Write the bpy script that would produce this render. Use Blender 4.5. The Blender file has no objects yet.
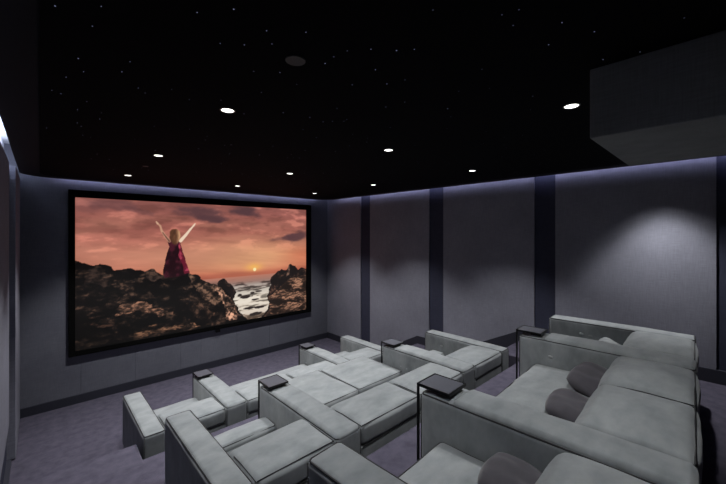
import bpy, bmesh, math, random
import numpy as np
from mathutils import Vector, Matrix

random.seed(7)
S = bpy.context.scene
COL = S.collection

# ------------------------------------------------------------------ helpers
def mat(name, color=(.5, .5, .5), rough=.6, metal=0.0, spec=.5):
    m = bpy.data.materials.new(name)
    m.use_nodes = True
    b = m.node_tree.nodes['Principled BSDF']
    b.inputs['Base Color'].default_value = (*color, 1)
    b.inputs['Roughness'].default_value = rough
    b.inputs['Metallic'].default_value = metal
    b.inputs['Specular IOR Level'].default_value = spec
    return m

def noise_mat(name, c1, c2, scale=8, detail=5, rough=.8, stretch=(1, 1, 1), bump=.1, bscale=200,
              lo=.35, hi=.65, spec=.3, sheen=0.0, bdist=.002):
    m = mat(name, c1, rough, 0, spec)
    nt = m.node_tree; N = nt.nodes; L = nt.links
    b = N['Principled BSDF']
    tc = N.new('ShaderNodeTexCoord'); mp = N.new('ShaderNodeMapping')
    mp.inputs['Scale'].default_value = stretch
    L.new(tc.outputs['Object'], mp.inputs['Vector'])
    n = N.new('ShaderNodeTexNoise')
    n.inputs['Scale'].default_value = scale; n.inputs['Detail'].default_value = detail
    n.inputs['Roughness'].default_value = .6
    L.new(mp.outputs[0], n.inputs['Vector'])
    r = N.new('ShaderNodeValToRGB')
    r.color_ramp.elements[0].position = lo; r.color_ramp.elements[0].color = (*c1, 1)
    r.color_ramp.elements[1].position = hi; r.color_ramp.elements[1].color = (*c2, 1)
    L.new(n.outputs['Fac'], r.inputs[0]); L.new(r.outputs[0], b.inputs['Base Color'])
    if bump:
        n2 = N.new('ShaderNodeTexNoise'); n2.inputs['Scale'].default_value = bscale
        n2.inputs['Detail'].default_value = 3
        L.new(tc.outputs['Object'], n2.inputs['Vector'])
        bp = N.new('ShaderNodeBump'); bp.inputs['Strength'].default_value = bump
        bp.inputs['Distance'].default_value = bdist
        L.new(n2.outputs['Fac'], bp.inputs['Height']); L.new(bp.outputs[0], b.inputs['Normal'])
    if sheen:
        b.inputs['Sheen Weight'].default_value = sheen
        b.inputs['Sheen Roughness'].default_value = .5
    return m

def emis(name, color, strength):
    m = mat(name, (0, 0, 0), .5)
    b = m.node_tree.nodes['Principled BSDF']
    b.inputs['Emission Color'].default_value = (*color, 1)
    b.inputs['Emission Strength'].default_value = strength
    return m

def fabric(name, c1, c2):
    """stretched wall cloth: soft mottling with a fine horizontal and vertical weave"""
    m = noise_mat(name, c1, c2, scale=2.2, detail=6, rough=.95, bump=0, spec=.1, lo=.3, hi=.7)
    nt = m.node_tree; N = nt.nodes; L = nt.links
    b = N['Principled BSDF']
    tc = N.new('ShaderNodeTexCoord')
    hs = []
    for sc in ((9, 9, 150), (150, 150, 9)):
        mp = N.new('ShaderNodeMapping'); mp.inputs['Scale'].default_value = sc
        L.new(tc.outputs['Object'], mp.inputs['Vector'])
        n = N.new('ShaderNodeTexNoise'); n.inputs['Scale'].default_value = 1; n.inputs['Detail'].default_value = 4
        L.new(mp.outputs[0], n.inputs['Vector']); hs.append(n)
    ad = N.new('ShaderNodeMath'); ad.operation = 'ADD'
    L.new(hs[0].outputs['Fac'], ad.inputs[0]); L.new(hs[1].outputs['Fac'], ad.inputs[1])
    mr = N.new('ShaderNodeMapRange')
    mr.inputs['From Min'].default_value = .7; mr.inputs['From Max'].default_value = 1.3
    mr.inputs['To Min'].default_value = .88; mr.inputs['To Max'].default_value = 1.12
    L.new(ad.outputs[0], mr.inputs['Value'])
    src = b.inputs['Base Color'].links[0].from_socket
    mx = N.new('ShaderNodeVectorMath'); mx.operation = 'SCALE'
    L.new(src, mx.inputs[0]); L.new(mr.outputs[0], mx.inputs['Scale'])
    L.new(mx.outputs[0], b.inputs['Base Color'])
    bp = N.new('ShaderNodeBump'); bp.inputs['Strength'].default_value = .25; bp.inputs['Distance'].default_value = .002
    L.new(ad.outputs[0], bp.inputs['Height']); L.new(bp.outputs[0], b.inputs['Normal'])
    return m

def obj(name, bm, m, parent=None, loc=None, smooth=False):
    me = bpy.data.meshes.new(name)
    bmesh.ops.recalc_face_normals(bm, faces=bm.faces)
    bm.to_mesh(me); bm.free()
    for mm in (m if isinstance(m, (list, tuple)) else [m]):
        me.materials.append(mm)
    if smooth:
        me.polygons.foreach_set('use_smooth', [True] * len(me.polygons))
    o = bpy.data.objects.new(name, me)
    COL.objects.link(o)
    if parent: o.parent = parent
    if loc: o.location = loc
    return o

def tag(o, label=None, cat=None, group=None, kind=None):
    if label: o['label'] = label
    if cat: o['category'] = cat
    if group: o['group'] = group
    if kind: o['kind'] = kind
    return o

def thing(name, label, cat, loc=(0, 0, 0), rotz=0, group=None):
    o = bpy.data.objects.new(name, None)
    COL.objects.link(o)
    o.location = loc; o.rotation_euler = (0, 0, rotz); o.empty_display_size = .1
    return tag(o, label, cat, group)

def copy_tree(o, parent=None):
    c = o.copy(); COL.objects.link(c)
    if parent: c.parent = parent
    for ch in list(o.children):
        copy_tree(ch, c)
    return c

def box(bm, x0, x1, y0, y1, z0, z1, mi=0):
    v = [bm.verts.new(p) for p in ((x0, y0, z0), (x1, y0, z0), (x1, y1, z0), (x0, y1, z0),
                                   (x0, y0, z1), (x1, y0, z1), (x1, y1, z1), (x0, y1, z1))]
    for q in ((0, 3, 2, 1), (4, 5, 6, 7), (0, 1, 5, 4), (1, 2, 6, 5), (2, 3, 7, 6), (3, 0, 4, 7)):
        f = bm.faces.new([v[i] for i in q]); f.material_index = mi
    return v

def bevel_box(bm, x0, x1, y0, y1, z0, z1, r=.004, seg=2):
    t = bmesh.new(); box(t, x0, x1, y0, y1, z0, z1)
    bmesh.ops.bevel(t, geom=t.edges[:], offset=r, segments=seg, affect='EDGES', profile=.5)
    me = bpy.data.meshes.new('tmp'); t.to_mesh(me); t.free()
    bm.from_mesh(me); bpy.data.meshes.remove(me)

def params(h, r, step):
    """sample positions across [-h, h] with extra ones in the rounded corners"""
    c = [h - r + r * math.tan(a * math.pi / 4) for a in (0, .25, .5, .75, 1)]
    n = max(2, int(2 * (h - r) / step))
    mid = [-(h - r) + 2 * (h - r) * i / n for i in range(1, n)]
    return [-x for x in reversed(c)] + mid + c

def soft_box(bm, x0, x1, y0, y1, z0, z1, r=.03, puff=(0, 0, 0), step=.05, wob=.002, dimples=(), seed=0,
             shape=None):
    """upholstered block: rounded edges, faces that swell outwards a little, small unevenness"""
    c = Vector(((x0 + x1) / 2, (y0 + y1) / 2, (z0 + z1) / 2))
    h = ((x1 - x0) / 2, (y1 - y0) / 2, (z1 - z0) / 2)
    r = min(r, min(h) * .98)
    P = [params(hh, r, step) for hh in h]
    cache = {}
    rs = random.Random(seed)
    ph = [rs.uniform(0, 6.28) for _ in range(12)]
    def vert(q):
        key = tuple(round(t, 5) for t in q)
        if key in cache: return cache[key]
        inner = Vector([max(-(h[i] - r), min(h[i] - r, q[i])) for i in range(3)])
        d = Vector(q) - inner
        d = d.normalized() if d.length > 1e-7 else Vector((0, 0, 1))
        p = inner + d * r
        u = [q[i] / h[i] for i in range(3)]
        for i in range(3):
            a, b = [j for j in range(3) if j != i]
            w = (1 - abs(u[a]) ** 2.6) * (1 - abs(u[b]) ** 2.6)
            p[i] += d[i] * puff[i] * max(0, w)
        if wob:
            x, y, z = p + c
            k = math.sin(7.1 * x + 3 * z + ph[0]) * math.sin(6.3 * y + ph[1]) + \
                .6 * math.sin(15 * x + ph[2] + 5 * y) * math.sin(13 * y + 9 * z + ph[3]) + \
                .35 * math.sin(31 * x - 12 * y + ph[4]) * math.sin(27 * y + 22 * z + ph[5])
            p += d * wob * k
        p += c
        if dimples and d.x < -.9:
            for (dy, dz, dep, sg) in dimples:
                rr = (p.y - dy) ** 2 + (p.z - dz) ** 2
                p.x += dep * math.exp(-rr / (2 * sg * sg))
                p.x -= .35 * dep * math.exp(-(math.sqrt(rr) - 2.3 * sg) ** 2 / (sg * sg))
        if shape: p = shape(p)
        v = bm.verts.new(p); cache[key] = v
        return v
    for ax in range(3):
        a, b = [j for j in range(3) if j != ax]
        for s in (-1, 1):
            for i in range(len(P[a]) - 1):
                for j in range(len(P[b]) - 1):
                    qs = []
                    for (ii, jj) in ((i, j), (i + 1, j), (i + 1, j + 1), (i, j + 1)):
                        q = [0, 0, 0]; q[ax] = s * h[ax]; q[a] = P[a][ii]; q[b] = P[b][jj]
                        qs.append(vert(q))
                    if len(set(qs)) == 4:
                        try: bm.faces.new(qs)
                        except ValueError: pass

def tube(bm, pts, r, closed=False, n=6):
    pts = [Vector(p) for p in pts]
    rings = []
    N = len(pts)
    for i, p in enumerate(pts):
        a = pts[(i - 1) % N] if (closed or i > 0) else p
        b = pts[(i + 1) % N] if (closed or i < N - 1) else p
        t = (b - a).normalized()
        up = Vector((0, 0, 1)) if abs(t.z) < .9 else Vector((1, 0, 0))
        s = t.cross(up).normalized(); w = s.cross(t)
        rings.append([bm.verts.new(p + s * (r * math.cos(2 * math.pi * k / n)) + w * (r * math.sin(2 * math.pi * k / n))) for k in range(n)])
    for i in range(N if closed else N - 1):
        A, B = rings[i], rings[(i + 1) % N]
        for k in range(n):
            bm.faces.new((A[k], A[(k + 1) % n], B[(k + 1) % n], B[k]))
    if not closed:
        bm.faces.new(rings[0]); bm.faces.new(list(reversed(rings[-1])))

def rrect(x0, x1, y0, y1, r, n=5):
    pts = []
    for cx, cy, a0 in ((x1 - r, y1 - r, 0), (x0 + r, y1 - r, 90), (x0 + r, y0 + r, 180), (x1 - r, y0 + r, 270)):
        for k in range(n + 1):
            a = math.radians(a0 + 90 * k / n)
            pts.append((cx + r * math.cos(a), cy + r * math.sin(a)))
    return pts

def top_loop(bm, x0, x1, y0, y1, z1, r, pr, sag=None, puff=0.0):
    """piping round the top edge of a soft box"""
    i = .29 * r
    base = rrect(x0 + i, x1 - i, y0 + i, y1 - i, r * .7)
    pts = []
    for k in range(len(base)):
        a = base[k]; b = base[(k + 1) % len(base)]
        pts.append(a)
        d = math.hypot(b[0] - a[0], b[1] - a[1])
        m = int(d / .12)
        for j in range(1, m):
            pts.append((a[0] + (b[0] - a[0]) * j / m, a[1] + (b[1] - a[1]) * j / m))
    tube(bm, [(x, y, z1 - i + .001) for x, y in pts], pr, closed=True)

def prism(bm, pts, z0, z1, mi=0):
    lo = [bm.verts.new((x, y, z0)) for x, y in pts]
    hi = [bm.verts.new((x, y, z1)) for x, y in pts]
    bm.faces.new(list(reversed(lo))).material_index = mi
    bm.faces.new(hi).material_index = mi
    for i in range(len(pts)):
        j = (i + 1) % len(pts)
        bm.faces.new((lo[i], lo[j], hi[j], hi[i])).material_index = mi

def disc(bm, r0, r1, z0, z1, n=32):
    """ring (r0 > 0) or solid disc, axis z"""
    def ring(r, z): return [bm.verts.new((r * math.cos(2 * math.pi * k / n), r * math.sin(2 * math.pi * k / n), z)) for k in range(n)]
    if r0 <= 0:
        a, b = ring(r1, z0), ring(r1, z1)
        bm.faces.new(a); bm.faces.new(b)
        for k in range(n): bm.faces.new((a[k], a[(k + 1) % n], b[(k + 1) % n], b[k]))
    else:
        R = [ring(r0, z0), ring(r1, z0), ring(r1, z1), ring(r0, z1)]
        for q in range(4):
            a, b = R[q], R[(q + 1) % 4]
            for k in range(n): bm.faces.new((a[k], a[(k + 1) % n], b[(k + 1) % n], b[k]))

# ------------------------------------------------------------------ materials
M_leather = noise_mat('pale_grey_nubuck', (.152, .168, .176), (.290, .308, .312), scale=4.6, detail=9, rough=.78,
                      stretch=(1, 1.6, 1), bump=.35, bscale=18, lo=.25, hi=.78, spec=.25, sheen=.15, bdist=.004)
M_pipe = mat('dark_piping', (.012, .012, .014), .6)
M_base = noise_mat('grey_nubuck_base', (.085, .095, .10), (.12, .13, .132), scale=4, rough=.85, bump=.2, bscale=30)
M_pillow = noise_mat('charcoal_velvet', (.050, .047, .056), (.072, .067, .077), scale=9, rough=.9, bump=.3, bscale=40, sheen=.25)
M_carpet = noise_mat('purple_grey_carpet', (.068, .063, .088), (.106, .098, .132), scale=10, detail=9, rough=1,
                     bump=.8, bscale=260, lo=.3, hi=.7, spec=.02, bdist=.006)
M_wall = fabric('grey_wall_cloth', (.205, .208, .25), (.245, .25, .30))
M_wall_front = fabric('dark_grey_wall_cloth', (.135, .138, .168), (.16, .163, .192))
M_navy = fabric('navy_strip_cloth', (.040, .043, .068), (.05, .053, .082))
M_skirt = mat('navy_skirting', (.022, .023, .036), .7)
M_star = mat('black_star_cloth', (.006, .006, .007), .95, spec=.05)
M_border = mat('dark_ceiling_paint', (.010, .010, .014), .8, spec=.2)
M_void = mat('pale_plenum_paint', (.6, .62, .66), .9)
M_black = mat('black_metal', (.010, .010, .011), .38, .6)
M_tray = mat('dark_glass_top', (.052, .054, .070), .6, 0)
M_velvet = mat('black_screen_velvet', (.003, .003, .003), .9, spec=.1)
M_boxcloth = fabric('projector_box_cloth', (.23, .23, .235), (.26, .26, .26))
M_trim = mat('black_lamp_trim', (.02, .02, .022), .5)
M_cap = mat('dark_grey_cap', (.035, .035, .038), .6)
M_lens = emis('lamp_glow', (1.0, .97, .93), 3.5)
M_led = emis('led_glow', (.55, .60, 1.0), 4.0)
M_button = mat('satin_button', (.30, .31, .31), .35, .3)
M_rubber = mat('black_rubber', (.012, .012, .012), .7)
M_starglow = emis('star_glow', (.55, .62, 1.0), .22)
M_starfaint = emis('faint_star_glow', (.5, .56, 1.0), .05)

# ------------------------------------------------------------------ room dimensions (metres)
XL, XR, YF, YB = -.25, 5.36, 6.98, -1.60
ZC = 3.48                                # underside of the ceiling raft
P2, P3 = .525, 1.035                     # carpeted tiers

# ---- tiered floor with aisle steps
bm = bmesh.new()
box(bm, XL - .15, XR + .1, YB, YF + .1, -.12, 0)
bevel_box(bm, XL - .15, XR + .06, YB, 3.78, -.05, P2, .012)
bevel_box(bm, XL - .15, XR + .06, YB, 1.80, -.05, P3, .012)
for xa, xb in ((XL - .15, .71), (4.56, XR + .06)):
    for k, yf in enumerate((4.77, 4.44, 4.10)):
        bevel_box(bm, xa, xb, 3.70, yf, -.05, P2 * (k + 1) / 3 + .002, .012)
    for k, yf in enumerate((2.81, 2.48, 2.14)):
        bevel_box(bm, xa, xb, 1.70, yf, P2 - .05, P2 + (P3 - P2) * (k + 1) / 3 + .002, .012)
floor = obj('floor', bm, M_carpet); tag(floor, 'purple-grey carpeted floor rising in tiers with aisle steps', 'floor', kind='structure')

# ---- walls
def floor_z(y):                          # height of the aisle floor line along the side walls
    if y >= 5.10: return 0
    if y >= 4.10: return P2 * (5.10 - y) / 1.0
    if y >= 3.14: return P2
    if y >= 2.14: return P2 + (P3 - P2) * (3.14 - y) / 1.0
    return P3

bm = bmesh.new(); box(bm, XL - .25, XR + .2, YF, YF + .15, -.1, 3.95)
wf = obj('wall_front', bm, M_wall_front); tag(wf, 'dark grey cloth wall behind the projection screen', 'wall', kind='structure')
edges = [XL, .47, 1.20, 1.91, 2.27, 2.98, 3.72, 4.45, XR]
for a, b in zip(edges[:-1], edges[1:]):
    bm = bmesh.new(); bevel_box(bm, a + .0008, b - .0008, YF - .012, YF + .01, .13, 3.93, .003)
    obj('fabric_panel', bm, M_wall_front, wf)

bm = bmesh.new(); box(bm, XR, XR + .15, YB - .1, YF + .1, -.1, 3.95)
wr = obj('wall_right', bm, M_navy); tag(wr, 'right side wall of grey cloth panels between navy strips', 'wall', kind='structure')
for a, b in ((5.72, YF - .012), (3.83, 5.42), (1.94, 3.52), (.06, 1.66), (YB, -.22)):
    # lower edge follows the stepped skirting
    ys = sorted({a + .003, b - .003, *[y for y in (2.14, 3.14, 4.10, 5.10) if a < y < b]})
    bm = bmesh.new()
    fr = [bm.verts.new((XR - .025, y, floor_z(y) + .14)) for y in ys] + [bm.verts.new((XR - .025, y, 3.93)) for y in reversed(ys)]
    bk = [bm.verts.new((XR + .01, v.co.y, v.co.z)) for v in fr]
    bm.faces.new(fr); bm.faces.new(list(reversed(bk)))
    for i in range(len(fr)):
        j = (i + 1) % len(fr); bm.faces.new((fr[i], bk[i], bk[j], fr[j]))
    obj('fabric_panel', bm, M_wall, wr)

bm = bmesh.new(); box(bm, XL - .25, XL - .12, YB - .1, YF + .1, -.1, 3.95)      # set-back upper part
box(bm, XL - .13, XL - .03, YB, YF + .05, -.1, 3.40)
wl = obj('wall_left', bm, M_navy); tag(wl, 'left side wall of grey cloth panels below a light slot', 'wall', kind='structure')
for a, b in ((5.72, YF - .012), (3.83, 5.42), (1.94, 3.52), (.06, 1.66), (YB, -.22)):
    bm = bmesh.new(); bevel_box(bm, XL - .06, XL + (.045 if a > 5 else .005), a, b, floor_z(max(a, .1)) + .02, 3.45, .003)
    obj('fabric_panel', bm, M_wall, wl)
bm = bmesh.new(); bevel_box(bm, XL - .145, XL - .115, YB, YF, 3.38, 3.93, .003)
obj('slot_lining', bm, mat('pale_slot_paint', (.6, .62, .66), .8), wl)

bm = bmesh.new(); box(bm, XL - .25, XR + .2, YB - .15, YB, -.1, 3.95)
wb = obj('wall_back', bm, M_wall); tag(wb, 'rear wall behind the last row', 'wall', kind='structure')

# ---- skirting
bm = bmesh.new(); bevel_box(bm, XL, XR - .025, YF - .035, YF - .010, 0, .13, .003)
tag(obj('baseboard_front', bm, M_skirt), 'navy skirting along the screen wall', 'baseboard', kind='structure')
def side_skirt(x0, x1, name, lab, h):
    ys = [YF - .035, 5.10, 4.10, 3.14, 2.14, YB]
    bm = bmesh.new()
    pts = [(y, floor_z(y) + h) for y in ys] + [(YB, -.02), (YF - .035, -.02)]
    A = [bm.verts.new((x0, y, z)) for y, z in pts]; B = [bm.verts.new((x1, y, z)) for y, z in pts]
    bm.faces.new(A); bm.faces.new(list(reversed(B)))
    for i in range(len(pts)):
        j = (i + 1) % len(pts); bm.faces.new((A[i], B[i], B[j], A[j]))
    tag(obj(name, bm, M_skirt), lab, 'baseboard', kind='structure')
side_skirt(XR - .045, XR + .01, 'baseboard_right', 'navy skirting climbing the aisle steps on the right wall', .145)
side_skirt(XL - .04, XL + .012, 'baseboard_left', 'low navy skirting along the left wall', .03)

# ---- ceiling: structural slab, floating raft with rounded corners, inset star cloth
bm = bmesh.new(); box(bm, XL - .25, XR + .2, YB - .15, YF + .15, 3.93, 4.05)
ceil = obj('ceiling', bm, M_void); tag(ceil, 'black ceiling with a floating panel of tiny star lights', 'ceiling', kind='structure')
bm = bmesh.new()
prism(bm, rrect(XL + .05, XR - .11, YB + .1, YF - .10, .38, 12), ZC, ZC + .10)
obj('ceiling_raft', bm, M_border, ceil)
bm = bmesh.new()
prism(bm, rrect(.0, XR - .36, YB + .35, YF - .36, .30, 12), ZC - .006, ZC + .004)
STARS = [(.04,1.64),(.16,1.53),(.13,2.06),(.15,1.7),(.1,2.35),(.3,2.08),(.54,2.14),(.66,2.23),(.18,2.92),(.26,3.65),(.31,3.05),(.04,3.59),(.63,2.97),(.85,2.87),(.4,2.25),(.31,1.93),(.42,1.33),(.05,2.62),(.09,2.65),(.2,3.27),(.16,2.21),(.51,1.22),(.66,1.26),(.78,1.16),(.99,1.31),(1.15,1.0),(1.21,1.19),(1.37,1.26),(1.19,2.04),(.88,1.54),(1.5,2.01),(1.59,1.85),(1.5,2.27),(1.02,2.98),(.64,1.42),(.56,1.48),(1.06,1.07),(1.2,.94),(1.64,1.36),(2.08,1.31),(1.93,1.24),(2.09,2.39),(2.51,1.96),(3.11,2.4),(1.58,2.89),(1.41,3.48),(1.46,.43),(1.62,.36),(1.59,.52),(1.91,.39),(1.95,.26),(2.12,.78)]
for i, (x, y) in enumerate(STARS):
    s = .0022 if i in (0, 2, 5, 21, 24, 25, 40) else .0016
    box(bm, x - s, x + s, y - s, y + s, ZC - .0075, ZC - .005, 1)
rs = random.Random(3)
for i in range(210):
    x, y = rs.uniform(.1, 4.9), rs.uniform(-.8, 6.5)
    s = .0022 + .0006 * y * rs.random()
    box(bm, x - s, x + s, y - s, y + s, ZC - .0075, ZC - .005, 2)
obj('star_panel', bm, [M_star, M_starglow, M_starfaint], ceil)

# ---- projector housing hung under the ceiling
bm = bmesh.new(); bevel_box(bm, 1.98, 2.99, YB + .12, .46, 3.132, ZC - .0065, .006)
ph = obj('projector_housing', bm, M_boxcloth)
tag(ph, 'boxy dark grey cloth-covered projector housing hanging under the ceiling', 'projector housing')

# ------------------------------------------------------------------ projection screen
X0, X1, Z0, Z1 = .40, 4.67, .83, 3.22
FO = (.32, 4.80, .75, 3.335)
scr = thing('projection_screen', 'large black-framed projection screen showing a sunset over coastal rocks', 'projection screen', (2.56, YF - .01, .75))
def rel(bm): bmesh.ops.translate(bm, vec=(-2.56, -(YF - .01), -.75), verts=bm.verts); return bm
bm = bmesh.new()
yA, yB = YF - .075, YF - .013
bevel_box(bm, FO[0], X0, yA, yB, FO[2], FO[3], .004)
bevel_box(bm, X1, FO[1], yA, yB, FO[2], FO[3], .004)
bevel_box(bm, X0, X1, yA, yB, FO[2], Z0, .004)
bevel_box(bm, X0, X1, yA, yB, Z1, FO[3], .004)
obj('screen_frame', rel(bm), M_velvet, scr)
bm = bmesh.new(); bevel_box(bm, 2.53, 2.62, YF - .07, YF - .02, .69, .752, .006)
obj('sensor_box', rel(bm), M_black, scr)

# the picture: a fine mosaic of coloured cells lying in the plane of the screen
NX, NZ = 520, 290
s = np.linspace(0, 1, NX)[None, :].repeat(NZ, 0)
t = np.linspace(0, 1, NZ)[:, None].repeat(NX, 1)
rng = np.random.RandomState(11)
def vnoise(x, y, seed):
    r = np.random.RandomState(seed).rand(64, 64)
    xi = np.floor(x).astype(int); yi = np.floor(y).astype(int)
    fx = x - xi; fy = y - yi; fx = fx * fx * (3 - 2 * fx); fy = fy * fy * (3 - 2 * fy)
    g = lambda a, b: r[a % 64, b % 64]
    return (g(xi, yi) * (1 - fx) + g(xi + 1, yi) * fx) * (1 - fy) + (g(xi, yi + 1) * (1 - fx) + g(xi + 1, yi + 1) * fx) * fy
def fbm(x, y, seed, o=5, gain=.5):
    a, f, tot, w = 1, 1, 0, 0
    for k in range(o):
        tot = tot + a * vnoise(x * f + 7.3 * k, y * f + 3.1 * k, seed + k); w += a; a *= gain; f *= 2
    return tot / w
def inside(poly, jx=0, jy=0):
    x = s + jx; y = t + jy
    c = np.zeros(s.shape, bool)
    n = len(poly)
    for i in range(n):
        xa, ya = poly[i]; xb, yb = poly[(i + 1) % n]
        if ya == yb: continue
        k = ((ya > y) != (yb > y)) & (x < (xb - xa) * (y - ya) / (yb - ya) + xa)
        c ^= k
    return c
def C(r, g, b): return np.array([r, g, b], float) / 255
def sm(x, a, b): q = np.clip((x - a) / (b - a), 0, 1); return q * q * (3 - 2 * q)
AR = 4.27 / 2.39
img = np.zeros((NZ, NX, 3))
# sky
tt = np.clip((t - .38) / .62, 0, 1)
stops = [(0, C(176, 92, 72)), (.1, C(196, 114, 88)), (.25, C(188, 118, 98)), (.45, C(178, 110, 95)), (.7, C(160, 95, 85)), (1, C(140, 86, 80))]
for ch in range(3): img[..., ch] = np.interp(tt, [a for a, _ in stops], [c[ch] for _, c in stops])
band = fbm(s * 5, t * 22 + s * 3, 21, 5)
img *= (.84 + .36 * band)[..., None]
soft = fbm(s * 3, t * 9, 25, 4)
k = (.55 * sm(soft, .35, .65) * sm(t, .42, .55) * (1 - sm(t, .80, .95)))[..., None]; img = img * (1 - k) + C(190, 128, 108) * k
cl = fbm(s * 9 + t * 3, t * 14 - s * 2, 31, 5, .55)
img = img * (1 - (.16 * sm(cl, .50, .72) * sm(t, .5, .8))[..., None]) + C(210, 140, 115) * (.22 * sm(.48 - cl, 0, .2) * sm(t, .5, .7))[..., None]
# glow of the sunset
ds = np.sqrt(((s - .69) / .32) ** 2 + ((t - .56) / .15) ** 2)
g = np.exp(-ds ** 2 * 1.1)[..., None] * (.70 + .5 * band[..., None])
img = img * (1 - .62 * np.clip(g, 0, 1)) + C(244, 192, 134) * .62 * np.clip(g, 0, 1)
dw = np.sqrt(((s - .33) / .34) ** 2 + ((t - .60) / .08) ** 2)
g = np.exp(-dw ** 2)[..., None] * .6; img = img * (1 - g) + C(212, 148, 120) * g
dl = np.sqrt(((s - .97) / .12) ** 2 + ((t - .55) / .1) ** 2)
g = np.exp(-dl ** 2)[..., None] * .4; img = img * (1 - g) + C(205, 100, 66) * g
# dark clouds
for cx, cy, rx, ry, slant, amt in ((.457, .915, .10, .045, -.2, .85), (.50, .885, .08, .025, 0, .75), (.645, .955, .065, .050, 0, 1.0), (.68, .93, .05, .03, 0, .35),
                            (.945, .74, .085, .040, .30, .9), (.85, .715, .08, .016, .2, .4), (.125, .965, .075, .04, -.2, .45), (.19, .93, .05, .02, -.4, .3), (.40, .935, .07, .02, .3, .3), (.03, .95, .05, .04, 0, .25)):
    xx = (s - cx); yy = (t - cy) - slant * xx
    d = np.sqrt((xx / rx) ** 2 + (yy / ry) ** 2) + (fbm(s * 18, t * 22, 41, 4) - .5) * 1.5
    k = (amt * (1 - sm(d, .55, 1.5)))[..., None]
    img = img * (1 - k) + C(88, 60, 64) * k
# low haze band and the sun
k = (.35 * np.exp(-((t - .41) / .025) ** 2))[..., None]; img = img * (1 - k) + C(168, 84, 70) * k
rr = np.sqrt(((s - .693) * AR) ** 2 + (t - .440) ** 2)
k = (.85 * np.exp(-(np.sqrt(((s - .69) * AR / 2.2) ** 2 + (t - .462) ** 2) / .033) ** 2))[..., None]; img = img * (1 - k) + C(250, 188, 96) * k
k = (1 - sm(rr, .010, .020))[..., None]; img = img * (1 - k) + C(255, 240, 180) * k
# sea
hz = .388
sea = t < hz
depth = np.clip((hz - t) / hz, 0, 1)
wv = fbm(s * 16, t * 60, 51, 5)
base = np.zeros_like(img)
st_ = [(0, C(186, 122, 102)), (.10, C(166, 122, 108)), (.20, C(132, 112, 106)), (.34, C(140, 128, 118)), (.5, C(222, 208, 190)), (.75, C(206, 190, 172)), (1, C(150, 120, 100))]
for ch in range(3): base[..., ch] = np.interp(depth, [a for a, _ in st_], [c[ch] for _, c in st_])
foam = sm(wv, .40, .56) * sm(depth, .10, .28)
base = base * (1 - .55 * foam[..., None]) + C(252, 244, 230) * .55 * foam[..., None]
dk = sm(.47 - wv, 0, .14) * sm(depth, .03, .2)
base = base * (1 - .45 * dk[..., None])
img = np.where(sea[..., None], base, img)
# small wet stones in the surf
for cx, cy, rx, ry in ((.645, .205, .030, .014), (.680, .232, .013, .010), (.715, .240, .018, .008), (.617, .225, .010, .010), (.70, .17, .02, .008), (.665, .10, .03, .012), (.72, .095, .03, .012), (.70, .04, .03, .015)):
    d = np.sqrt(((s - cx) / rx) ** 2 + ((t - cy) / ry) ** 2) + (fbm(s * 60, t * 40, 61, 3) - .5) * .9
    k = (1 - sm(d, .8, 1.15))[..., None]
    img = img * (1 - k) + C(48, 40, 38) * k
jx = (fbm(s * 40, t * 24, 71, 4) - .5) * .018; jy = (fbm(s * 40, t * 24, 81, 4) - .5) * .030
def rock(poly, dark, light, seed, sx, sy, flow, lo=.5, hi=.74):
    global img
    m = inside(poly, jx, jy)
    q = fbm(s * sx + t * flow, t * sy - s * flow, seed, 6, .62)
    rid = 1 - np.abs(2 * fbm(s * sx * .8 + t * flow, t * sy * .8 - s * flow, seed + 9, 6, .6) - 1)
    fine = fbm(s * sx * 4 + t * flow * 3, t * sy * 4, seed + 3, 4, .65)
    k = np.clip((sm(q, lo, hi) * .55 + .55 * sm(rid, .84, 1.0) * sm(q, .40, .6)) * (.35 + 1.3 * sm(fine, .38, .66)), 0, 1)[..., None]
    c = C(*dark) * (1 - k) + C(*light) * k
    img = np.where(m[..., None], c, img)
    return m
rockL = [(-.02,.60),(.009,.568),(.051,.547),(.078,.552),(.112,.526),(.12,.513),(.164,.519),(.185,.5),(.222,.488),(.24,.503),(.261,.48),(.284,.454),(.291,.436),(.353,.439),(.381,.454),(.422,.428),(.439,.39),(.477,.354),(.511,.322),(.544,.289),(.574,.23),(.596,.146),(.616,.088),(.66,-.02),(-.02,-.02)]
bush = [(.505,.30),(.505,.344),(.522,.366),(.544,.384),(.559,.351),(.583,.312),(.598,.266),(.59,.21),(.56,.17)]
rockR = [(.72,-.02),(.767,.074),(.77,.11),(.759,.186),(.779,.265),(.783,.355),(.822,.408),(.848,.428),(.867,.402),(.898,.463),(.929,.448),(.952,.401),(.969,.418),(1.02,.394),(1.02,-.02)]
rockF = [(.735,-.02),(.775,.07),(.768,.165),(.808,.213),(.867,.296),(.929,.339),(1.02,.352),(1.02,-.02)]
rock(bush, (24, 19, 19), (70, 52, 46), 91, 30, 20, 3)
rock(rockL, (15, 12, 12), (84, 63, 52), 101, 20, 20, 5)
rock(rockR, (27, 21, 21), (96, 68, 56), 111, 22, 14, -6)
rock(rockF, (34, 25, 22), (176, 128, 102), 121, 14, 22, -9, .36, .60)
def glaze(poly, col, amt, seed, sx=16, sy=14, fl=0, lo=.42, hi=.68):
    """sunlit faces of the rocks in the picture"""
    global img
    m = inside(poly, jx * 1.5, jy * 1.5)
    q = fbm(s * sx + t * fl, t * sy - s * fl, seed, 6, .62)
    fine = fbm(s * sx * 3.5, t * sy * 3.5, seed + 5, 4, .65)
    k = (m * amt * .72 * sm(q, lo, hi) * (.30 + 1.0 * sm(fine, .36, .64)))[..., None]
    img = img * (1 - k) + C(*col) * k
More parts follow.
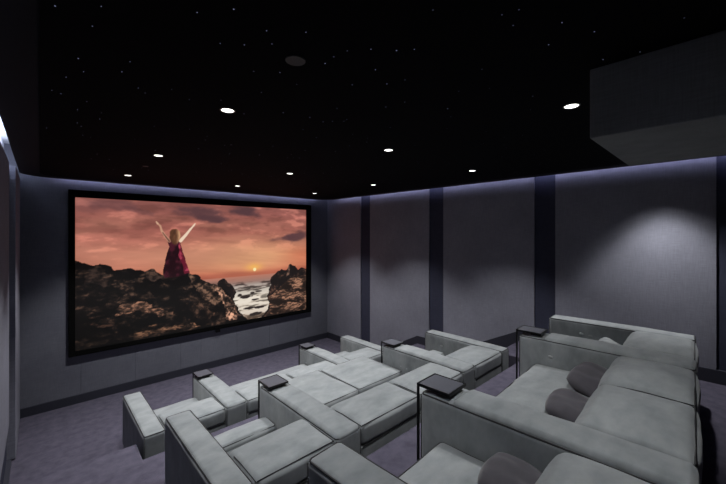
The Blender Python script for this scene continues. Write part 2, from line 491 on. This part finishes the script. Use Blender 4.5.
glaze([(.49,.32),(.53,.30),(.57,.22),(.60,.12),(.615,.06),(.60,.02),(.55,.03),(.545,.15),(.52,.24)], (196, 146, 120), 1.35, 131, 34, 12, 10, .25, .55)
glaze([(.38,.45),(.42,.42),(.46,.36),(.52,.30),(.53,.20),(.50,.16),(.45,.24),(.42,.30),(.40,.38)], (140, 106, 86), 1.0, 141, 26, 16, 12, .3, .6)
glaze([(.13,.44),(.18,.40),(.23,.35),(.25,.30),(.20,.32),(.15,.35)], (128, 98, 82), .8, 151, 18, 12, 5)
glaze([(0,.36),(.03,.37),(.08,.35),(.10,.32),(.04,.31),(0,.30)], (110, 84, 70), .8, 161)
glaze([(.03,.52),(.08,.54),(.10,.47),(.14,.42),(.08,.40),(.03,.44)], (92, 70, 60), .6, 171)
glaze([(.19,.52),(.24,.49),(.28,.45),(.37,.44),(.30,.41),(.22,.42)], (98, 76, 66), .7, 181)
glaze([(.14,.27),(.22,.26),(.27,.20),(.33,.14),(.27,.15),(.20,.20),(.12,.20)], (168, 120, 96), 1.2, 191, 24, 30, 5, .3, .6)
glaze([(.18,.06),(.24,.075),(.31,.10),(.38,.07),(.43,.01),(.35,.03),(.25,.01),(.18,.02)], (168, 120, 92), 1.25, 201, 20, 30, 4, .3, .6)
glaze([(.02,.17),(.07,.13),(.12,.11),(.12,.17),(.09,.20),(.04,.20)], (120, 84, 68), .8, 211, 24, 40, 4)
glaze([(.36,.28),(.42,.26),(.46,.16),(.50,.10),(.46,.04),(.42,.08),(.38,.18)], (112, 80, 64), .8, 221, 30, 14, 6)
glaze([(.88,.43),(.895,.45),(.90,.38),(.885,.35),(.875,.33)], (160, 120, 100), .8, 231, 30, 10, 0, .3, .5)
glaze([(.0,.02),(.05,.03),(.10,.05),(.10,.01),(.0,.0)], (70, 55, 45), .6, 241)
# darker lower left of the rocks
k = (.30 * sm(.30 - t, 0, .2) * sm(.45 - s, 0, .2))[..., None]; m = inside(rockL)[..., None]
img = np.where(m, img * (1 - k), img)
# the woman on the rock, seen from behind with raised arms
def stroke(pts, w0, w1, col):
    global img
    n = len(pts) - 1
    for i in range(n):
        (ax, ay), (bx, by) = pts[i], pts[i + 1]
        px = (s - ax) * AR; py = t - ay; dx = (bx - ax) * AR; dy = by - ay
        q = np.clip((px * dx + py * dy) / (dx * dx + dy * dy), 0, 1)
        d = np.sqrt((px - q * dx) ** 2 + (py - q * dy) ** 2)
        w = w0 + (w1 - w0) * (i + q) / n
        k = (1 - sm(d, w - .003, w + .003))[..., None]
        img = img * (1 - k) + C(*col) * k
dress = [(.302,.700),(.317,.716),(.341,.714),(.351,.684),(.361,.616),(.371,.556),(.388,.448),(.351,.434),(.289,.428),(.284,.481),(.296,.593),(.306,.661)]
m = inside(dress, jx * .4, jy * .4)[..., None]
k = sm(fbm(s * 50, t * 20, 301, 4), .45, .7)[..., None]
img = np.where(m, C(36, 16, 22) * (1 - k) + C(72, 28, 40) * k, img)
red = [(.345,.690),(.352,.66),(.359,.608),(.378,.516),(.388,.452),(.366,.446),(.360,.519),(.343,.598)]
m = inside(red, jx * .4, jy * .4)[..., None]
k = sm(fbm(s * 60, t * 22, 311, 4), .40, .62)[..., None]
img = np.where(m, C(100, 28, 44) * (1 - k) + C(184, 68, 92) * k, img)
stroke([(.264,.838),(.274,.820),(.279,.784),(.292,.745),(.308,.705)], .005, .010, (200, 150, 124))
stroke([(.283,.77),(.296,.735),(.308,.705)], .003, .006, (110, 74, 62))
stroke([(.405,.826),(.391,.796),(.372,.75),(.352,.708)], .005, .013, (240, 214, 188))
stroke([(.259,.852),(.264,.838)], .004, .007, (212, 168, 140))
stroke([(.411,.842),(.405,.826)], .004, .007, (240, 214, 188))
d = np.sqrt(((s - .329) / .0215) ** 2 + ((t - .742) / .058) ** 2) + (fbm(s * 70, t * 40, 321, 3) - .5) * .35
k = (1 - sm(d, .9, 1.1))[..., None]
hair = C(96, 62, 44) * (1 - sm(s, .331, .350)[..., None]) + C(196, 150, 112) * sm(s, .331, .350)[..., None]
hair = hair * (.75 + .5 * fbm(s * 110, t * 26, 331, 3)[..., None])
img = img * (1 - k) + hair * k
img = np.clip(img, 0, 1)
lin = np.where(img <= .04045, img / 12.92, ((img + .055) / 1.055) ** 2.4)
me = bpy.data.meshes.new('picture_surface')
xs = np.linspace(X0, X1, NX) - 2.56; zs = np.linspace(Z0, Z1, NZ) - .75
co = np.zeros((NZ, NX, 3)); co[..., 0] = xs[None, :]; co[..., 1] = -.028; co[..., 2] = zs[:, None]
i0 = (np.arange(NZ - 1)[:, None] * NX + np.arange(NX - 1)[None, :]).ravel()
faces = np.stack([i0, i0 + 1, i0 + 1 + NX, i0 + NX], 1)
me.from_pydata(co.reshape(-1, 3).tolist(), [], faces.tolist())
ca = me.color_attributes.new('picture', 'FLOAT_COLOR', 'POINT')
rgba = np.ones((NZ * NX, 4), np.float32); rgba[:, :3] = lin.reshape(-1, 3)
ca.data.foreach_set('color', rgba.ravel())
mp = mat('lit_picture', (.01, .01, .01), .6, spec=.1)
at = mp.node_tree.nodes.new('ShaderNodeAttribute'); at.attribute_name = 'picture'
bsd = mp.node_tree.nodes['Principled BSDF']
mp.node_tree.links.new(at.outputs['Color'], bsd.inputs['Emission Color'])
bsd.inputs['Emission Strength'].default_value = .93
me.materials.append(mp)
pic = bpy.data.objects.new('picture_surface', me); COL.objects.link(pic); pic.parent = scr
bm = bmesh.new(); box(bm, X0 - 2.56, X1 - 2.56, -.022, -.008, Z0 - .75, Z1 - .75)
obj('screen_backing', bm, M_black, scr)

# ------------------------------------------------------------------ sofas
H = .645
def make_sofa(label, loc, rot, arms, front=-.15, ext=False, dimples={}, crown=.022, seed=0, DEP=1.20):
    """arms: list of (x0, x1); local y = 0 at the front of the arms, -DEP at the rear"""
    sofa = thing('sectional_sofa', label, 'sofa', loc, rot, None)
    for i, (a, b) in enumerate(arms):
        bm = bmesh.new()
        soft_box(bm, a, b, -DEP, 0, .045, H, .030, (.006, .006, .013), .035, .0016, dimples.get(i, ()), seed + i)
        arm = obj('armrest', bm, M_leather, sofa, smooth=True)
        bm = bmesh.new()
        top_loop(bm, a, b, -DEP, 0, H, .030, .0052)
        for xx, yy in ((a + .008, -.008), (b - .008, -.008), (a + .008, -DEP + .008), (b - .008, -DEP + .008)):
            tube(bm, [(xx, yy, .06), (xx, yy, H - .02)], .0045)
        obj('piping', bm, M_pipe, arm, smooth=True)
        if i in (1, 2):
            bm = bmesh.new()
            soft_box(bm, a + .008, b - .008, -DEP + .006, -.215, H - .045, H + .020, .030, (.0, .004, .012), .035, .0025, seed=seed + 90 + i)
            obj('arm_pad', bm, M_leather, arm, smooth=True)
        for (dy, dz, dep, sg) in dimples.get(i, ()):
            if dep <= 0: continue
            bm = bmesh.new()
            soft_box(bm, a - .004, a + dep + .006, dy - .021, dy + .021, dz - .012, dz + .012, .008, step=.02, wob=0)
            tag(obj('control_button', bm, M_button, arm, smooth=True), 'small oval satin control button')
        for yy in (-.10, -DEP + .10):
            bm = bmesh.new(); bevel_box(bm, a + .03, b - .03, yy - .03, yy + .03, 0, .05, .003)
            obj('foot', bm, M_rubber, sofa)
    for i in range(len(arms) - 1):
        xa, xb = arms[i][1] + .003, arms[i + 1][0] - .003
        bm = bmesh.new(); soft_box(bm, xa, xb, -DEP + .05, front - .03, .06, .30, .02, (0, .004, 0), .08, .001, seed=seed + 20 + i)
        obj('seat_base', bm, M_base, sofa, smooth=True)
        bm = bmesh.new(); soft_box(bm, xa, xb, -DEP + .004, -DEP + .40, .05, .475, .02, (0, .008, 0), .06, .0015, seed=seed + 30 + i)
        bb = obj('backrest_body', bm, M_leather, sofa, smooth=True)
        parts = [(xa, xb)] if i != 1 else [(xa, (xa + xb) / 2 - .002), ((xa + xb) / 2 + .002, xb)]
        if i != 1 or ext: seats = parts
        else: seats = [(xa, xb)]
        if ext:
            bm = bmesh.new(); bevel_box(bm, xa, xb, -.795, -.367, .302, .375, .004)
            obj('recliner_gap_lining', bm, M_base, sofa)
        for j, (sa, sb) in enumerate(seats):
            yf = .37 if (ext and i == 1) else front
            if ext and i == 1 and j == 0: yf = .40
            yr = -.362 if ext else -.80
            bm = bmesh.new()
            soft_box(bm, sa, sb, yr, yf, .295 if yf < 0 else .30, .420, .032, (.0, .010, .020), .045, .0028, seed=seed + 40 + i * 3 + j)
            sc_ = obj('seat_cushion', bm, M_leather, sofa, smooth=True)
            bm = bmesh.new(); top_loop(bm, sa, sb, yr, yf, .420, .032, .0035)
            obj('piping', bm, M_pipe, sc_, smooth=True)
            if yf > 0:
                bm = bmesh.new()
                for xx in (sa + .12, sb - .12):
                    tube(bm, [(xx, -.2, .16), (xx, .05, .12), (xx, .26, .30)], .014)
                bevel_box(bm, sa + .06, sb - .06, -.05, yf - .06, .285, .302, .003)
                obj('footrest_bracket', bm, M_black, sofa)
        for j, (sa, sb) in enumerate(parts):
            bm = bmesh.new()
            def lean(p):
                # the front face slopes back a little towards the top
                q = max(0, min(1, (p.y + 1.0) / .26)); p.y -= .05 * q * q * (3 - 2 * q) * max(0, (p.z - .47) / .18)
                return p
            z1 = H + .004
            soft_box(bm, sa, sb, -DEP, -.725, .478, z1, .042, (.002, .014, crown), .035, .0032, seed=seed + 60 + i * 3 + j, shape=lean)
            bc = obj('back_cushion', bm, M_leather, sofa, smooth=True)
            bm = bmesh.new()
            i_ = .29 * .042
            tube(bm, [(sa + .015, -DEP + i_, z1 - i_ + .002), (sb - .015, -DEP + i_, z1 - i_ + .002)], .0042)
            for xx in (sa + .010, sb - .010):
                tube(bm, [(xx, -DEP + .012, z1 - .012), (xx, -DEP + .25, z1 - .006), (xx, -.86, z1 - .012)], .0030)
            tube(bm, [(sa + .01, -DEP - .001, .482), (sb - .01, -DEP - .001, .482)], .0060)
            obj('piping', bm, M_pipe, bc, smooth=True)
    return sofa

A12 = [(0, .20), (.82, 1.07), (2.57, 2.82), (3.50, 3.70)]
A3 = [(0, .20), (.865, 1.12), (2.525, 2.78), (3.48, 3.70)]
two = ((-.33, .46, .010, .014), (-.41, .455, .010, .014))
one = ((-.22, .44, .012, .018),)
make_sofa('pale grey suede sectional sofa lowest on the floor, nearest the screen', (.745, 5.14, 0), 0, A12,
          dimples={2: one, 3: one}, seed=100)
make_sofa('pale grey suede sectional sofa in the middle row with centre footrests raised', (.735, 3.125, P2), 0, A12,
          ext=True, dimples={2: two, 3: ((-.30, .50, .016, .016),)}, seed=200)
make_sofa('pale grey suede sectional sofa on the top tier, nearest the camera', (.842, 1.255, P3), math.radians(2.6), A3,
          dimples={2: ((-.28, .50, .012, .020),), 3: ((-.33, .52, .014, .018), (-.41, .515, .012, .016))}, crown=.040, seed=300, DEP=1.235)

# ------------------------------------------------------------------ clip-over side tables
def make_table(w, label, loc, rot):
    tb = thing('side_table', label, 'side table', loc, rot, None)
    x0, x1 = -w / 2, w / 2
    zt = H + .045
    bm = bmesh.new(); bevel_box(bm, x0 + .008, x1 - .008, -.190, .018, zt - .006, zt + .002, .002)
    obj('table_top', bm, M_tray, tb)
    bm = bmesh.new()
    bevel_box(bm, x0, x1, .018, .028, zt - .014, zt + .005, .002)
    bevel_box(bm, x0, x1, -.200, -.190, zt - .014, zt + .005, .002)
    bevel_box(bm, x0, x0 + .008, -.190, .018, zt - .014, zt + .005, .002)
    bevel_box(bm, x1 - .008, x1, -.190, .018, zt - .014, zt + .005, .002)
    obj('frame', bm, M_black, tb)
    for xx in (x0, x1 - .014):
        bm = bmesh.new(); bevel_box(bm, xx, xx + .014, .014, .028, 0, zt - .014, .002)
        obj('leg', bm, M_black, tb)
    bm = bmesh.new(); bevel_box(bm, x0 + .05, x1 - .05, -.180, -.09, H + .008, zt - .006, .004)
    obj('mount', bm, M_rubber, tb)
    bm = bmesh.new(); bevel_box(bm, x0, x1, .008, .034, 0, .012, .002)
    obj('foot_plate', bm, M_black, tb)
    return tb
def on_arm(loc, rot, arm):
    cx = (arm[0] + arm[1]) / 2 - .018
    return (loc[0] + cx * math.cos(rot), loc[1] + cx * math.sin(rot), loc[2])
g1, g2, g3 = (.745, 5.14, 0), (.735, 3.125, P2), (.842, 1.255, P3)
r3 = math.radians(2.6)
make_table(.205, 'black side table on the left console arm of the lowest sofa', on_arm(g1, 0, A12[1]), 0)
make_table(.205, 'small black side table on the right console arm of the lowest sofa', on_arm(g1, 0, A12[2]), 0)
make_table(.205, 'black side table on the left console arm of the middle-row sofa', on_arm(g2, 0, A12[1]), 0)
make_table(.205, 'black side table on the right console arm of the middle-row sofa', on_arm(g2, 0, A12[2]), 0)
make_table(.205, 'black side table on the left console arm of the top-tier sofa', on_arm(g3, r3, A3[1]), r3)
make_table(.205, 'black side table on the right console arm of the top-tier sofa', on_arm(g3, r3, A3[2]), r3)

# ------------------------------------------------------------------ scatter pillows on the top-tier sofa
def pillow(label, loc, rot, size=(.42, .40, .15), seed=1, m=None):
    bm = bmesh.new(); n = 22
    rs = random.Random(seed); ph = [rs.uniform(0, 6.28) for _ in range(6)]
    grid = {}
    for sgn in (-1, 1):
        for i in range(n + 1):
            for j in range(n + 1):
                u = -1 + 2 * i / n; v = -1 + 2 * j / n
                edge = i in (0, n) or j in (0, n)
                if edge and sgn == 1:
                    grid[(sgn, i, j)] = grid[(-1, i, j)]; continue
                pin = math.sqrt(1 - .30 * u * u)
                pin2 = math.sqrt(1 - .30 * v * v)
                th = (max(0, (1 - u ** 4) * (1 - v ** 4))) ** .55
                w = 1 + .10 * math.sin(5 * u + ph[0]) * math.sin(4 * v + ph[1]) + .05 * math.sin(11 * u + 3 * v + ph[2])
                grid[(sgn, i, j)] = bm.verts.new((u * size[0] / 2 * pin2, v * size[1] / 2 * pin, sgn * size[2] / 2 * th * w))
    for sgn in (-1, 1):
        for i in range(n):
            for j in range(n):
                q = [grid[(sgn, i, j)], grid[(sgn, i + 1, j)], grid[(sgn, i + 1, j + 1)], grid[(sgn, i, j + 1)]]
                if sgn == -1: q.reverse()
                bm.faces.new(q)
    o = obj('scatter_pillow', bm, m or M_pillow, None, loc, True)
    o.rotation_euler = [math.radians(a) for a in rot]
    return tag(o, label, 'pillow')
pillow('charcoal velvet pillow on the left seat of the top-tier sofa', (1.56, .63, P3 + .475), (17, 0, 6), (.34, .34, .13), 1)
pillow('charcoal velvet pillow leaning by the right console arm of the top-tier sofa', (3.12, .69, P3 + .480), (22, -7, -8), (.44, .32, .13), 2)
pillow('charcoal velvet pillow in the middle of the centre seat of top-tier sofa', (2.55, .67, P3 + .465), (14, 0, 5), (.42, .34, .13), 3)
pillow('pale grey pillow almost hidden on the far right seat of top-tier sofa', (3.98, .70, P3 + .495), (30, 0, 8), (.38, .34, .12), 4, M_leather)

# ------------------------------------------------------------------ ceiling lamps
proto = thing('recessed_downlight', '', 'ceiling light', (0, 0, ZC - .006))
bm = bmesh.new(); disc(bm, .040, .050, -.004, .004); tr = obj('trim_ring', bm, M_trim, proto)
bm = bmesh.new(); disc(bm, 0, .041, -.003, .001); obj('lens', bm, M_lens, proto)
LX = (.90, 2.47, 4.08); LY = (.67, 2.25, 4.06, 5.75)
side = ('left', 'centre', 'right'); rowl = ('nearest the camera', 'over the middle row', 'over the front row', 'nearest the screen')
first = True
POW = {(0, 0): 40, (1, 0): 46, (2, 0): 100, (0, 1): 75, (1, 1): 82, (2, 1): 130,
       (0, 2): 170, (1, 2): 145, (2, 2): 150, (0, 3): 170, (1, 3): 150, (2, 3): 160}
for i, x in enumerate(LX):
    for j, y in enumerate(LY):
        if i == 1 and j == 0: x_, y_ = 2.46, .67
        elif i == 2 and j == 0: x_, y_ = 4.86, .49
        else: x_, y_ = x, y
        o = proto if first else copy_tree(proto)
        first = False
        o.location = (x_, y_, ZC - .006)
        o['label'] = 'round recessed ceiling downlight in the %s line of lamps, %s' % (side[i], rowl[j])
        o['group'] = 'recessed downlights in the star ceiling'
        l = bpy.data.lights.new('downlight_beam', 'SPOT')
        l.energy = POW.get((i, j), 70); l.color = (1.0, .995, 1.0)
        l.spot_size = math.radians(80 if i == 2 and j == 0 else 92); l.spot_blend = .6; l.shadow_soft_size = .04
        lo = bpy.data.objects.new('downlight_beam', l); COL.objects.link(lo); lo.parent = o
        lo.location = (0, 0, -.012)
for x, y, lab in ((.87, 1.38, 'dark grey round cover plate in the ceiling, unlit, nearest the camera'), (.93, 4.81, 'tiny dark round cover plate in the ceiling between left downlights')):
    bm = bmesh.new(); disc(bm, 0, .046 if y < 2 else .030, -.006, .0)
    tag(obj('cover_plate', bm, M_cap, None, (x, y, ZC - .006)), lab, 'ceiling cover')

# ------------------------------------------------------------------ cove lighting on top of the raft edge
def led(name, label, p0, p1, normal, energy, strip_z=ZC + .21, col=(.66, .66, 1.0)):
    a, b = Vector(p0), Vector(p1); mid = (a + b) / 2; L = (b - a).length
    bm = bmesh.new()
    if abs(a.x - b.x) > abs(a.y - b.y): bevel_box(bm, -L / 2, L / 2, -.008, .008, -.022, .0, .002)
    else: bevel_box(bm, -.008, .008, -L / 2, L / 2, -.022, .0, .002)
    o = obj('led_strip', bm, M_led, None, (mid.x, mid.y, strip_z))
    tag(o, label, 'light strip')
    l = bpy.data.lights.new('led_light', 'AREA'); l.shape = 'RECTANGLE'; l.size = L; l.size_y = .11
    l.energy = energy; l.color = col
    lo = bpy.data.objects.new('led_light', l); COL.objects.link(lo)
    lo.parent = o
    lo.location = Vector(normal) * .010 + Vector((0, 0, -.055))
    zax = -Vector(normal).normalized()
    xax = (b - a).normalized(); yax = zax.cross(xax)
    lo.rotation_euler = Matrix((xax, yax, zax)).transposed().to_euler()
led('f', 'violet LED strip in the cove above the screen wall', (.2, YF - .14, 0), (XR - .45, YF - .14, 0), (0, 1, 0), 40)
led('r', 'violet LED strip in the cove above the right wall', (XR - .15, -1.2, 0), (XR - .15, YF - .45, 0), (1, 0, 0), 42)
led('l', 'white-blue LED strip glowing in the slot above the left wall', (XL + .10, -1.2, 0), (XL + .10, YF - .45, 0), (-1, 0, 0), 80, col=(.75, .82, 1.0))

# ------------------------------------------------------------------ world, camera, view
w = bpy.data.worlds.new('World'); S.world = w; w.use_nodes = True
w.node_tree.nodes['Background'].inputs[0].default_value = (.004, .004, .006, 1)
cam = bpy.data.cameras.new('camera'); co_ = bpy.data.objects.new('camera', cam); COL.objects.link(co_)
cam.sensor_width = 36; cam.lens = 36 * 342 / 726; cam.clip_start = .02
cam.shift_y = -9 / 726
co_.location = (0, 0, 2.664)
co_.rotation_euler = (math.radians(90), 0, -math.asin(.687))
S.camera = co_
S.view_settings.view_transform = 'Standard'; S.view_settings.look = 'None'
S.view_settings.exposure = 0.0; S.view_settings.gamma = 1; S.view_settings.use_curve_mapping = False
S.cycles.use_denoising = True
S.cycles.max_bounces = 6
S.cycles.sample_clamp_indirect = 4
